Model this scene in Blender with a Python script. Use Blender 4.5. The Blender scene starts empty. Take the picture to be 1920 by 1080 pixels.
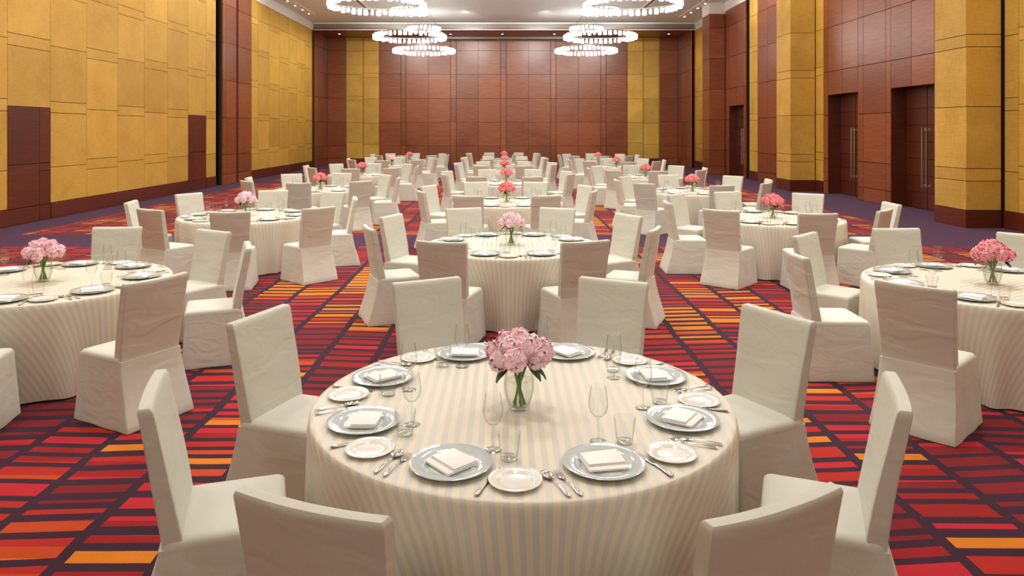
import bpy, bmesh, math, random
from mathutils import Vector, Matrix
random.seed(11)
PI = math.pi
S = bpy.context.scene
COL = S.collection
CAMH = 2.047

# ------------------------------------------------------------------ helpers
def link(o, parent=None):
    COL.objects.link(o)
    if parent is not None:
        o.parent = parent
    return o

def mesh(name, verts, faces, mats, midx=None, smooth=None, uvs=None, tone=None):
    me = bpy.data.meshes.new(name)
    me.from_pydata(verts, [], faces)
    for m in (mats if isinstance(mats, (list, tuple)) else [mats]):
        me.materials.append(m)
    if midx:
        me.polygons.foreach_set('material_index', midx)
    if uvs:
        uv = me.uv_layers.new(name='UVMap')
        for l in me.loops:
            uv.data[l.index].uv = uvs[l.vertex_index]
    if tone:
        at = me.attributes.new('tone', 'FLOAT', 'FACE')
        at.data.foreach_set('value', tone)
    if smooth is not None:
        me.polygons.foreach_set('use_smooth', [True] * len(me.polygons))
        if smooth < 180:
            me.set_sharp_from_angle(angle=math.radians(smooth))
    me.update()
    return me

def obj(name, me, parent=None, loc=None, rot=None):
    o = bpy.data.objects.new(name, me)
    if loc is not None: o.location = loc
    if rot is not None: o.rotation_euler = rot
    return link(o, parent)

def empty(name, loc=(0, 0, 0), rz=0.0):
    o = bpy.data.objects.new(name, None)
    o.location = loc; o.rotation_euler = (0, 0, rz); o.empty_display_size = .1
    return link(o)

def tag(o, label=None, cat=None, group=None, kind=None):
    if label: o['label'] = label
    if cat: o['category'] = cat
    if group: o['group'] = group
    if kind: o['kind'] = kind
    return o

def struct(o): return tag(o, kind='structure')

def copy_tree(root, loc, rz=0.0):
    r = root.copy(); COL.objects.link(r)
    r.location = loc; r.rotation_euler = (0, 0, rz)
    for k in ('label', 'category', 'group'):
        if k in r: del r[k]
    for ch in list(root.children):
        c = ch.copy(); COL.objects.link(c); c.parent = r
        for g in ch.children:
            d = g.copy(); COL.objects.link(d); d.parent = c
    return r

class MB:
    """collects simple shapes into one mesh"""
    def __init__(s): s.v = []; s.f = []; s.m = []; s.t = []
    def box(s, x0, x1, y0, y1, z0, z1, mi=0, tone=0.5):
        b = len(s.v)
        s.v += [(x0,y0,z0),(x1,y0,z0),(x1,y1,z0),(x0,y1,z0),(x0,y0,z1),(x1,y0,z1),(x1,y1,z1),(x0,y1,z1)]
        for q in ((0,3,2,1),(4,5,6,7),(0,1,5,4),(1,2,6,5),(2,3,7,6),(3,0,4,7)):
            s.f.append(tuple(b+i for i in q)); s.m.append(mi); s.t.append(tone)
    def loops(s, loops, cap0=True, cap1=True, mi=0, tone=.5):
        b = len(s.v); n = len(loops[0])
        for L in loops: s.v += list(L)
        for i in range(len(loops)-1):
            for j in range(n):
                k = (j+1) % n
                s.f.append((b+i*n+j, b+i*n+k, b+(i+1)*n+k, b+(i+1)*n+j)); s.m.append(mi); s.t.append(tone)
        if cap0: s.f.append(tuple(b+j for j in reversed(range(n)))); s.m.append(mi); s.t.append(tone)
        if cap1: s.f.append(tuple(b+(len(loops)-1)*n+j for j in range(n))); s.m.append(mi); s.t.append(tone)
    def tube(s, pts, r, n=8, mi=0):
        pts = [Vector(p) for p in pts]; L = []
        for i, p in enumerate(pts):
            d = (pts[min(i+1, len(pts)-1)] - pts[max(i-1, 0)]).normalized()
            a = Vector((0,0,1)) if abs(d.z) < .9 else Vector((1,0,0))
            u = d.cross(a).normalized(); w = d.cross(u)
            rr = r[i] if isinstance(r, (list, tuple)) else r
            L.append([tuple(p + rr*(math.cos(t)*u + math.sin(t)*w)) for t in [2*PI*k/n for k in range(n)]])
        s.loops(L, mi=mi)
    def lathe(s, prof, n=32, mi=0, mis=None, closed=False):
        b = len(s.v); rings = []
        for (r, z) in prof:
            if r < 1e-6:
                s.v.append((0, 0, z)); rings.append([len(s.v)-1])
            else:
                rings.append(list(range(len(s.v), len(s.v)+n)))
                s.v += [(r*math.cos(2*PI*k/n), r*math.sin(2*PI*k/n), z) for k in range(n)]
        for i in range(len(rings)-1):
            A, B = rings[i], rings[i+1]
            m = mis[i] if mis else mi
            for j in range(n):
                k = (j+1) % n
                if len(A) == 1 and len(B) == 1: continue
                if len(A) == 1: q = (A[0], B[k], B[j])
                elif len(B) == 1: q = (A[j], A[k], B[0])
                else: q = (A[j], A[k], B[k], B[j])
                s.f.append(q); s.m.append(m); s.t.append(.5)
    def me(s, name, mats, smooth=None):
        me = mesh(name, s.v, s.f, mats, s.m, smooth, tone=s.t)
        bm = bmesh.new(); bm.from_mesh(me); bmesh.ops.recalc_face_normals(bm, faces=bm.faces); bm.to_mesh(me); bm.free()
        return me

def rrect(w0, w1, y0, y1, r, n=3):
    """rounded rectangle outline (counter clockwise)"""
    pts = []
    for cx, cy, a0 in ((w1-r, y0+r, -PI/2), (w1-r, y1-r, 0), (w0+r, y1-r, PI/2), (w0+r, y0+r, PI)):
        for i in range(n+1):
            a = a0 + PI/2*i/n
            pts.append((cx + r*math.cos(a), cy + r*math.sin(a)))
    return pts

def subdiv_loop(pts, step):
    out = []
    for i, p in enumerate(pts):
        q = pts[(i+1) % len(pts)]
        d = math.hypot(q[0]-p[0], q[1]-p[1]); k = max(1, int(d/step))
        for j in range(k):
            t = j/k; out.append((p[0]+(q[0]-p[0])*t, p[1]+(q[1]-p[1])*t))
    return out

# ------------------------------------------------------------------ materials
def srgb(r, g, b):
    f = lambda c: (c/255/12.92) if c/255 <= .04045 else ((c/255+.055)/1.055)**2.4
    return (f(r), f(g), f(b), 1)

def new_mat(name):
    m = bpy.data.materials.new(name); m.use_nodes = True
    nt = m.node_tree
    return m, nt, nt.nodes['Principled BSDF']

def N(nt, t, **kw):
    n = nt.nodes.new(t)
    for k, v in kw.items(): setattr(n, k, v)
    return n

def simple(name, col, rough=.5, metal=0, spec=.5, coat=0, sheen=0):
    m, nt, b = new_mat(name)
    b.inputs['Base Color'].default_value = col
    b.inputs['Roughness'].default_value = rough
    b.inputs['Metallic'].default_value = metal
    b.inputs['Specular IOR Level'].default_value = spec
    b.inputs['Coat Weight'].default_value = coat
    b.inputs['Sheen Weight'].default_value = sheen
    return m

def fabric(name, col, scale=900, bump=.15, rough=.85, wr=.006):
    m, nt, b = new_mat(name)
    tc = N(nt, 'ShaderNodeTexCoord')
    nz = N(nt, 'ShaderNodeTexNoise'); nz.inputs['Scale'].default_value = 3.2; nz.inputs['Detail'].default_value = 2.2; nz.inputs['Distortion'].default_value = .8
    m0 = N(nt, 'ShaderNodeMapping'); m0.inputs['Scale'].default_value = (1.0, 1.0, 2.2); m0.inputs['Rotation'].default_value = (.25, .2, 0)
    nt.links.new(tc.outputs['Object'], m0.inputs['Vector']); nt.links.new(m0.outputs[0], nz.inputs['Vector'])
    mp = N(nt, 'ShaderNodeMapping'); mp.inputs['Scale'].default_value = (1, 1, .25)
    nt.links.new(tc.outputs['Object'], mp.inputs['Vector'])
    n2 = N(nt, 'ShaderNodeTexNoise'); n2.inputs['Scale'].default_value = 220; n2.inputs['Detail'].default_value = 1
    nt.links.new(mp.outputs[0], n2.inputs['Vector'])
    mx = N(nt, 'ShaderNodeMix', data_type='RGBA'); mx.blend_type = 'MIX'
    mx.inputs['A'].default_value = tuple(c*.93 for c in col[:3])+(1,); mx.inputs['B'].default_value = tuple(min(1, c*1.05) for c in col[:3])+(1,)
    nt.links.new(n2.outputs['Fac'], mx.inputs['Factor'])
    nt.links.new(mx.outputs['Result'], b.inputs['Base Color'])
    b1 = N(nt, 'ShaderNodeBump'); b1.inputs['Strength'].default_value = .8; b1.inputs['Distance'].default_value = wr
    nt.links.new(nz.outputs['Fac'], b1.inputs['Height'])
    nt.links.new(b1.outputs[0], b.inputs['Normal'])
    b.inputs['Roughness'].default_value = rough
    b.inputs['Sheen Weight'].default_value = .15
    b.inputs['Specular IOR Level'].default_value = .25
    return m

M_chair = fabric('chair_cover_fabric', srgb(206, 205, 193), wr=.012)
M_napkin = fabric('napkin_linen', srgb(246, 245, 242), wr=.001)

# striped damask tablecloth: the stripes follow the flat cloth
def cloth_mat():
    m, nt, b = new_mat('striped_damask')
    tc = N(nt, 'ShaderNodeUVMap'); tc.uv_map = 'UVMap'
    sp = N(nt, 'ShaderNodeSeparateXYZ'); nt.links.new(tc.outputs[0], sp.inputs[0])
    mu = N(nt, 'ShaderNodeMath', operation='MULTIPLY'); mu.inputs[1].default_value = 1/.0515
    nt.links.new(sp.outputs[0], mu.inputs[0])
    fr = N(nt, 'ShaderNodeMath', operation='PINGPONG'); fr.inputs[1].default_value = .5
    nt.links.new(mu.outputs[0], fr.inputs[0])
    rp = N(nt, 'ShaderNodeMapRange'); rp.inputs['From Min'].default_value = .235; rp.inputs['From Max'].default_value = .265
    nt.links.new(fr.outputs[0], rp.inputs['Value'])
    mx = N(nt, 'ShaderNodeMix', data_type='RGBA')
    mx.inputs['A'].default_value = srgb(222, 212, 190); mx.inputs['B'].default_value = srgb(205, 202, 192)
    nt.links.new(rp.outputs[0], mx.inputs['Factor']); nt.links.new(mx.outputs['Result'], b.inputs['Base Color'])
    r2 = N(nt, 'ShaderNodeMapRange'); r2.inputs['To Min'].default_value = .62; r2.inputs['To Max'].default_value = .36
    nt.links.new(rp.outputs[0], r2.inputs['Value']); nt.links.new(r2.outputs[0], b.inputs['Roughness'])
    b.inputs['Specular IOR Level'].default_value = .5
    return m
M_cloth = cloth_mat()

def wood_mat(name, dark, light, rough=.32, coat=.25):
    m, nt, b = new_mat(name)
    tc = N(nt, 'ShaderNodeTexCoord')
    at = N(nt, 'ShaderNodeAttribute'); at.attribute_name = 'tone'
    sc = N(nt, 'ShaderNodeVectorMath', operation='SCALE'); sc.inputs['Scale'].default_value = 37
    cmb = N(nt, 'ShaderNodeCombineXYZ')
    for i in range(3): nt.links.new(at.outputs['Fac'], cmb.inputs[i])
    nt.links.new(cmb.outputs[0], sc.inputs[0])
    ad = N(nt, 'ShaderNodeVectorMath', operation='ADD')
    mp = N(nt, 'ShaderNodeMapping'); mp.inputs['Scale'].default_value = (1.1, 1.1, 22)
    nt.links.new(tc.outputs['Object'], ad.inputs[0]); nt.links.new(sc.outputs[0], ad.inputs[1])
    nt.links.new(ad.outputs[0], mp.inputs[0])
    nz = N(nt, 'ShaderNodeTexNoise'); nz.inputs['Scale'].default_value = 1.6; nz.inputs['Detail'].default_value = 6; nz.inputs['Roughness'].default_value = .6
    nt.links.new(mp.outputs[0], nz.inputs['Vector'])
    cr = N(nt, 'ShaderNodeValToRGB'); cr.color_ramp.elements[0].position = .3; cr.color_ramp.elements[1].position = .72
    cr.color_ramp.elements[0].color = dark; cr.color_ramp.elements[1].color = light
    nt.links.new(nz.outputs['Fac'], cr.inputs[0])
    hs = N(nt, 'ShaderNodeHueSaturation')
    mr = N(nt, 'ShaderNodeMapRange'); mr.inputs['To Min'].default_value = .82; mr.inputs['To Max'].default_value = 1.18
    nt.links.new(at.outputs['Fac'], mr.inputs['Value']); nt.links.new(mr.outputs[0], hs.inputs['Value'])
    nt.links.new(cr.outputs[0], hs.inputs['Color']); nt.links.new(hs.outputs[0], b.inputs['Base Color'])
    b.inputs['Roughness'].default_value = rough; b.inputs['Coat Weight'].default_value = coat
    b.inputs['Coat Roughness'].default_value = .36
    return m
M_wood = wood_mat('redwood_veneer', srgb(114, 56, 29), srgb(156, 87, 49))
M_door = wood_mat('dark_door_wood', srgb(70, 26, 13), srgb(104, 46, 25), .28, .4)
M_base = wood_mat('dark_baseboard_wood', srgb(76, 28, 14), srgb(108, 46, 24), .35)

def silk_mat():
    m, nt, b = new_mat('gold_silk_panel')
    tc = N(nt, 'ShaderNodeTexCoord'); at = N(nt, 'ShaderNodeAttribute'); at.attribute_name = 'tone'
    # woven slub: fine horizontal and vertical threads
    outs = []
    for sc in ((4, 4, 90), (90, 90, 4), (1.3, 1.3, 1.3)):
        mp = N(nt, 'ShaderNodeMapping'); mp.inputs['Scale'].default_value = sc
        nt.links.new(tc.outputs['Object'], mp.inputs[0])
        nz = N(nt, 'ShaderNodeTexNoise'); nz.inputs['Scale'].default_value = 1; nz.inputs['Detail'].default_value = 3
        nt.links.new(mp.outputs[0], nz.inputs['Vector']); outs.append(nz.outputs['Fac'])
    a = N(nt, 'ShaderNodeMath', operation='ADD'); nt.links.new(outs[0], a.inputs[0]); nt.links.new(outs[1], a.inputs[1])
    a2 = N(nt, 'ShaderNodeMath', operation='ADD'); nt.links.new(a.outputs[0], a2.inputs[0]); nt.links.new(outs[2], a2.inputs[1])
    mr0 = N(nt, 'ShaderNodeMapRange'); mr0.inputs['From Min'].default_value = 1.05; mr0.inputs['From Max'].default_value = 1.95
    nt.links.new(a2.outputs[0], mr0.inputs['Value'])
    cr = N(nt, 'ShaderNodeValToRGB')
    cr.color_ramp.elements[0].color = srgb(184, 138, 48); cr.color_ramp.elements[1].color = srgb(214, 174, 78)
    nt.links.new(mr0.outputs[0], cr.inputs[0])
    hs = N(nt, 'ShaderNodeHueSaturation')
    mr = N(nt, 'ShaderNodeMapRange'); mr.inputs['To Min'].default_value = .86; mr.inputs['To Max'].default_value = 1.1
    nt.links.new(at.outputs['Fac'], mr.inputs['Value']); nt.links.new(mr.outputs[0], hs.inputs['Value'])
    nt.links.new(cr.outputs[0], hs.inputs['Color']); nt.links.new(hs.outputs[0], b.inputs['Base Color'])
    b.inputs['Roughness'].default_value = .6
    return m
M_silk = silk_mat()
M_gap = simple('dark_recess', srgb(38, 16, 10), .7)
M_paint = simple('white_paint', srgb(240, 238, 232), .7)
M_ceil = simple('ceiling_paint', srgb(228, 232, 229), .8)
M_steel = simple('brushed_steel', srgb(190, 188, 182), .3, 1)
M_dsteel = simple('dark_metal', srgb(70, 66, 60), .4, 1)
M_silver = simple('polished_cutlery', srgb(215, 213, 208), .12, 1)
M_porc = simple('white_porcelain', srgb(236, 234, 226), .12, 0, .6, .6)
M_rim = simple('grey_glazed_rim', srgb(188, 198, 198), .12, 0, .6, .6)
M_stem = simple('green_stem', srgb(92, 140, 40), .45)
M_leaf = simple('green_leaf', srgb(48, 86, 34), .45)
M_top = simple('table_plywood', srgb(150, 120, 84), .6)

def grille_mat():
    m, nt, b = new_mat('vent_grille_metal')
    tc = N(nt, 'ShaderNodeTexCoord'); sp = N(nt, 'ShaderNodeSeparateXYZ'); nt.links.new(tc.outputs['Object'], sp.inputs[0])
    mu = N(nt, 'ShaderNodeMath', operation='MULTIPLY'); mu.inputs[1].default_value = 1/.05; nt.links.new(sp.outputs[0], mu.inputs[0])
    pp = N(nt, 'ShaderNodeMath', operation='PINGPONG'); pp.inputs[1].default_value = .5; nt.links.new(mu.outputs[0], pp.inputs[0])
    gt = N(nt, 'ShaderNodeMath', operation='GREATER_THAN'); gt.inputs[1].default_value = .2; nt.links.new(pp.outputs[0], gt.inputs[0])
    mx = N(nt, 'ShaderNodeMix', data_type='RGBA'); mx.inputs['A'].default_value = srgb(96, 98, 98); mx.inputs['B'].default_value = srgb(158, 158, 154)
    nt.links.new(gt.outputs[0], mx.inputs['Factor']); nt.links.new(mx.outputs['Result'], b.inputs['Base Color'])
    b.inputs['Roughness'].default_value = .5; b.inputs['Metallic'].default_value = .3
    return m
M_grille = grille_mat()

def glass_mat(name, tint, ior=1.45, boost=1.0):
    """thin clear glass: mostly see-through, mirror-like at grazing angles"""
    m = bpy.data.materials.new(name); m.use_nodes = True; nt = m.node_tree; nt.nodes.clear()
    out = N(nt, 'ShaderNodeOutputMaterial')
    tr = N(nt, 'ShaderNodeBsdfTransparent'); tr.inputs[0].default_value = tint
    gl = N(nt, 'ShaderNodeBsdfGlossy'); gl.inputs['Roughness'].default_value = .03; gl.inputs['Color'].default_value = (.95, .95, .95, 1)
    fr = N(nt, 'ShaderNodeLayerWeight'); fr.inputs[0].default_value = .5
    pw = N(nt, 'ShaderNodeMath', operation='POWER'); pw.inputs[1].default_value = 4.2
    nt.links.new(fr.outputs['Facing'], pw.inputs[0])
    mu = N(nt, 'ShaderNodeMath', operation='MULTIPLY_ADD'); mu.inputs[1].default_value = .62*boost; mu.inputs[2].default_value = ((ior-1)/(ior+1))**2; mu.use_clamp = True
    nt.links.new(pw.outputs[0], mu.inputs[0])
    mx = N(nt, 'ShaderNodeMixShader'); nt.links.new(mu.outputs[0], mx.inputs[0])
    pe = N(nt, 'ShaderNodeMath', operation='POWER'); pe.inputs[1].default_value = 5.0
    nt.links.new(fr.outputs['Facing'], pe.inputs[0])
    mc = N(nt, 'ShaderNodeMix', data_type='RGBA'); mc.inputs['A'].default_value = tint; mc.inputs['B'].default_value = (.42, .44, .42, 1)
    nt.links.new(pe.outputs[0], mc.inputs['Factor']); nt.links.new(mc.outputs['Result'], tr.inputs[0])
    nt.links.new(tr.outputs[0], mx.inputs[1]); nt.links.new(gl.outputs[0], mx.inputs[2]); nt.links.new(mx.outputs[0], out.inputs[0])
    return m
M_glass = glass_mat('clear_drinking_glass', (.985, .988, .985, 1), 1.36, .6)
M_gbase = glass_mat('thick_glass_base', (.93, .95, .93, 1), 1.6, 1.1)
M_vase = glass_mat('clear_vase_glass', (.965, .972, .96, 1), 1.5, 1.0)
M_water = glass_mat('vase_water', (.96, .965, .94, 1), 1.15, .5)

def petal_mat():
    m, nt, b = new_mat('peony_petal')
    oi = N(nt, 'ShaderNodeObjectInfo'); tc = N(nt, 'ShaderNodeTexCoord')
    nz = N(nt, 'ShaderNodeTexNoise'); nz.inputs['Scale'].default_value = 45; nz.inputs['Detail'].default_value = 2
    nt.links.new(tc.outputs['Object'], nz.inputs['Vector'])
    mx = N(nt, 'ShaderNodeMix', data_type='RGBA'); mx.blend_type = 'MULTIPLY'; mx.inputs['B'].default_value = (.93, .78, .83, 1)
    mr = N(nt, 'ShaderNodeMapRange'); mr.inputs['From Min'].default_value = .4; mr.inputs['From Max'].default_value = .75
    nt.links.new(nz.outputs['Fac'], mr.inputs['Value'])
    nt.links.new(mr.outputs[0], mx.inputs['Factor']); nt.links.new(oi.outputs['Color'], mx.inputs['A'])
    nt.links.new(mx.outputs['Result'], b.inputs['Base Color'])
    b.inputs['Roughness'].default_value = .7
    b.inputs['Subsurface Weight'].default_value = 0
    return m
M_petal = petal_mat()

def emit(name, col, s):
    m = bpy.data.materials.new(name); m.use_nodes = True; nt = m.node_tree; nt.nodes.clear()
    e = N(nt, 'ShaderNodeEmission'); e.inputs[0].default_value = col; e.inputs[1].default_value = s
    o = N(nt, 'ShaderNodeOutputMaterial'); nt.links.new(e.outputs[0], o.inputs[0]); return m
M_lamp = emit('glowing_lamp_glass', (1, .975, .93, 1), LAMP_E := 18)
M_spot = emit('spot_lens', (1, .95, .85, 1), 30)

def carpet_mat():
    m, nt, b = new_mat('patterned_carpet')
    L = nt.links.new
    def math_(op, a=None, b_=None, clamp=False):
        n = N(nt, 'ShaderNodeMath', operation=op); n.use_clamp = clamp
        for i, v in enumerate((a, b_)):
            if v is None: continue
            if isinstance(v, (int, float)): n.inputs[i].default_value = v
            else: L(v, n.inputs[i])
        return n.outputs[0]
    tc = N(nt, 'ShaderNodeTexCoord'); sp = N(nt, 'ShaderNodeSeparateXYZ'); L(tc.outputs['Object'], sp.inputs[0])
    X, Y = sp.outputs[0], sp.outputs[1]
    # hand-drawn wobble of every line
    wn = N(nt, 'ShaderNodeTexNoise'); wn.inputs['Scale'].default_value = 1.7; wn.inputs['Detail'].default_value = 2; L(tc.outputs['Object'], wn.inputs['Vector'])
    wob = math_('MULTIPLY', math_('SUBTRACT', wn.outputs['Fac'], .5), .06)
    Xw = math_('ADD', X, wob)
    u = math_('DIVIDE', math_('SUBTRACT', Xw, 2.18), .478)
    col = math_('FLOOR', u)
    fx = math_('FRACT', u)
    edge = math_('MINIMUM', fx, math_('SUBTRACT', 1.0, fx))
    line_v = math_('LESS_THAN', edge, .066)
    wc = N(nt, 'ShaderNodeTexWhiteNoise', noise_dimensions='1D'); L(col, wc.inputs['W'])
    # slight skew of the bars inside a column
    skew = math_('MULTIPLY', math_('SUBTRACT', wc.outputs['Value'], .5), .12)
    Yw = math_('ADD', math_('ADD', Y, math_('MULTIPLY', fx, skew)), math_('MULTIPLY', wob, .5))
    W = math_('ADD', math_('MULTIPLY', Yw, 1/.165), math_('MULTIPLY', wc.outputs['Value'], 531.0))
    vo = N(nt, 'ShaderNodeTexVoronoi', voronoi_dimensions='1D', feature='F1'); vo.inputs['Scale'].default_value = 1; vo.inputs['Randomness'].default_value = .85
    ve = N(nt, 'ShaderNodeTexVoronoi', voronoi_dimensions='1D', feature='DISTANCE_TO_EDGE'); ve.inputs['Scale'].default_value = 1; ve.inputs['Randomness'].default_value = .85
    L(W, vo.inputs['W']); L(W, ve.inputs['W'])
    cs = N(nt, 'ShaderNodeSeparateColor'); L(vo.outputs['Color'], cs.inputs[0])
    thr = math_('ADD', math_('MULTIPLY', cs.outputs[1], .15), .13)
    line_h = math_('LESS_THAN', ve.outputs['Distance'], thr)
    dark = math_('MAXIMUM', line_v, line_h)
    # colour of a bar: per bar random plus runs of orange / red
    cv = N(nt, 'ShaderNodeCombineXYZ'); L(math_('MULTIPLY', col, 5.3), cv.inputs[0]); L(math_('MULTIPLY', Y, .8), cv.inputs[1])
    rn = N(nt, 'ShaderNodeTexNoise'); rn.inputs['Scale'].default_value = 1; rn.inputs['Detail'].default_value = 0; L(cv.outputs[0], rn.inputs['Vector'])
    run = math_('MULTIPLY', math_('SUBTRACT', rn.outputs['Fac'], .5), 2.6)
    val = math_('ADD', math_('MULTIPLY', cs.outputs[0], .55), math_('ADD', run, .20), True)
    cr = N(nt, 'ShaderNodeValToRGB'); cr.color_ramp.interpolation = 'CONSTANT'
    el = cr.color_ramp.elements
    el[0].position = 0; el[0].color = srgb(120, 14, 26)
    el[1].position = .20; el[1].color = srgb(178, 26, 42)
    for p, c in ((.34, srgb(142, 16, 20)), (.50, srgb(168, 30, 22)), (.62, srgb(182, 62, 16)), (.75, srgb(204, 116, 22))):
        e = el.new(p); e.color = c
    L(val, cr.inputs[0])
    purple = srgb(52, 20, 40)
    m1 = N(nt, 'ShaderNodeMix', data_type='RGBA'); m1.inputs['B'].default_value = purple
    L(cr.outputs[0], m1.inputs['A']); L(dark, m1.inputs['Factor'])
    # plain purple borders along the walls and cross bands
    bR = math_('GREATER_THAN', X, 8.2); bL = math_('LESS_THAN', X, -9.5)
    def band(a, c): return math_('MULTIPLY', math_('GREATER_THAN', Y, a), math_('LESS_THAN', Y, c))
    bb = math_('MAXIMUM', math_('MAXIMUM', bR, bL), math_('MAXIMUM', band(13.0, 14.5), math_('MAXIMUM', band(28.4, 29.6), math_('GREATER_THAN', Y, 39.0))))
    m2 = N(nt, 'ShaderNodeMix', data_type='RGBA'); m2.inputs['B'].default_value = srgb(66, 32, 64)
    L(m1.outputs['Result'], m2.inputs['A']); L(bb, m2.inputs['Factor'])
    # pile speckle
    pn = N(nt, 'ShaderNodeTexNoise'); pn.inputs['Scale'].default_value = 260; pn.inputs['Detail'].default_value = 1; L(tc.outputs['Object'], pn.inputs['Vector'])
    hs = N(nt, 'ShaderNodeHueSaturation'); L(m2.outputs['Result'], hs.inputs['Color'])
    mr = N(nt, 'ShaderNodeMapRange'); mr.inputs['From Min'].default_value = .3; mr.inputs['From Max'].default_value = .7; mr.inputs['To Min'].default_value = .72; mr.inputs['To Max'].default_value = 1.22
    L(pn.outputs['Fac'], mr.inputs['Value']); L(mr.outputs[0], hs.inputs['Value'])
    L(hs.outputs[0], b.inputs['Base Color'])
    bp = N(nt, 'ShaderNodeBump'); bp.inputs['Strength'].default_value = .4; bp.inputs['Distance'].default_value = .004
    L(pn.outputs['Fac'], bp.inputs['Height']); L(bp.outputs[0], b.inputs['Normal'])
    b.inputs['Roughness'].default_value = .95; b.inputs['Specular IOR Level'].default_value = .1; b.inputs['Sheen Weight'].default_value = .1
    return m
M_carpet = carpet_mat()

# ------------------------------------------------------------------ room shell
XL, XR, XR2 = -10.5, 10.4, 10.13
Y0, YN, YB = -9.0, 40.5, 43.8       # wall behind, niche mouth, niche back
ZW, ZC = 7.51, 7.92
XNR = 10.2
RT = random.Random(5)
WZ = [.39, 1.13, 2.52, 3.92, 5.34, 6.75, ZW]      # wood tile joints
ZA = [1.19, 2.45, 2.71, 4.0, 5.22, 5.47, 6.72]    # silk panel joints, two rhythms
ZB = [1.06, 1.32, 2.57, 3.86, 4.12, 5.35, 6.5, 6.76]
GAP = .007

fl = MB(); fl.box(XL-.6, XR+1.6, Y0, YB+.3, -.1, 0); struct(obj('floor', fl.me('floor', [M_carpet])))
cl = MB(); cl.box(XL-.6, XR+1.6, Y0, YN+.05, ZC, ZC+.1)
struct(obj('ceiling', cl.me('ceiling', [M_ceil])))

class Wall:
    """wall plane made of separate tiles over a dark backing"""
    def __init__(s, axis, pos, sign): s.mb = MB(); s.ax = axis; s.p = pos; s.s = sign
    def tile(s, a0, a1, z0, z1, mi, depth=.03, gap=GAP, pos=None):
        p = s.p if pos is None else pos
        d = sorted((p, p - s.s*depth))
        t = RT.random()
        if s.ax == 'x': s.mb.box(d[0], d[1], a0+gap, a1-gap, z0+gap, z1-gap, mi, t)
        else: s.mb.box(a0+gap, a1-gap, d[0], d[1], z0+gap, z1-gap, mi, t)
    def column(s, a0, a1, zs, z0, z1, mi, **k):
        L = [z0] + [z for z in zs if z0+.05 < z < z1-.05] + [z1]
        for i in range(len(L)-1): s.tile(a0, a1, L[i], L[i+1], mi, **k)
    def slab(s, a0, a1, z0, z1, pos, thick, mi=2):
        d = sorted((pos, pos + s.s*thick))
        if s.ax == 'x': s.mb.box(d[0], d[1], a0, a1, z0, z1, mi)
        else: s.mb.box(a0, a1, d[0], d[1], z0, z1, mi)
MW = [M_silk, M_wood, M_gap, M_paint, M_base, M_steel]

# left wall (tile faces at XL, backing just behind)
wl = Wall('x', XL-.03, -1)      # tiles grow towards +x
wl.slab(Y0, 26.9, 0, ZW, XL-.03, .1); wl.slab(27.45, YN, 0, ZW, XL-.03, .1)
wl.slab(26.8, 27.6, 0, ZW, XL-.33, .1)                     # deep dark slot
edges = [15.63+1.485*k for k in range(-16, 8)] + [26.9]
inset = {0: 2.56, 6: 2.55}
for i in range(len(edges)-1):
    k = i-16
    zs = ZB if k % 2 == 0 else ZA
    if k in inset:
        wl.column(edges[i], edges[i+1], zs, inset[k], ZW, 0, gap=.0065)
        sp_ = edges[i]+1.07 if k == 0 else edges[i]+.42
        for a, c in ((edges[i], sp_), (sp_, edges[i+1])):
            wl.column(a, c, [.36, 1.13, 1.3] if (c-a) < .6 else [.36, 1.3], 0.0, inset[k], 4, depth=.035)
    else:
        wl.column(edges[i], edges[i+1], zs, .37, ZW, 0, gap=.0065)
        wl.tile(edges[i]-GAP, edges[i+1]+GAP, 0, .37, 4, depth=.05)
for a, c in ((27.5, 28.9), (29.12, 30.64)):
    q = (a, a+.33, c) if a < 28 else (a, c)
    for i in range(len(q)-1): wl.column(q[i], q[i+1], WZ, 0, ZW, 1, depth=.05)
e2 = [30.64, 31.5, 32.98, 34.47, 35.95, 37.44, 38.9, 40.3]
for i in range(len(e2)-1):
    wl.column(e2[i], e2[i+1], ZA if i % 2 else ZB, .37, ZW, 0, gap=.0065)
    wl.tile(e2[i]-GAP, e2[i+1]+GAP, 0, .37, 4, depth=.05)
wl.tile(40.3, 40.5, 0, ZW, 4, depth=.05)
struct(obj('wall_left', wl.mb.me('wall_left', MW)))

# right wall
wr = Wall('x', XR+.03, 1)
def wood_cols(w, cols, z0=0, z1=ZW, pos=None):
    for a, c in cols: w.column(a, c, WZ, z0, z1, 1, pos=pos, gap=.009)
wr.slab(Y0, 17.9, 0, ZW, XR+.03, .1); wr.slab(20.0, 21.82, 0, ZW, XR+.03, .1); wr.slab(23.9, 26.2, 0, ZW, XR+.03, .1)
wr.slab(17.9, 20.0, 3.17, ZW, XR+.03, .1); wr.slab(21.82, 23.9, 3.17, ZW, XR+.03, .1)
ye = [-9+1.5*k for k in range(17)] + [15.42]
for i in range(len(ye)-1):
    if ye[i+1]-ye[i] < .02: continue
    wr.column(ye[i], ye[i+1], ZB if i % 2 else ZA, .37, ZW, 0, gap=.0065); wr.tile(ye[i], ye[i+1], 0, .37, 4, depth=.05, gap=0)
wood_cols(wr, [(16.64, 17.95)])
wood_cols(wr, [(17.95, 18.97), (18.97, 19.98)], 3.17)
wood_cols(wr, [(19.98, 20.24), (20.24, 21.5), (21.5, 21.84)])
wood_cols(wr, [(21.84, 22.86), (22.86, 23.88)], 3.17)
wood_cols(wr, [(23.88, 24.2)])
wr.column(24.2, 24.8, ZB, .37, ZW, 0); wr.tile(24.2, 24.8, 0, .37, 4, depth=.05)
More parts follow.
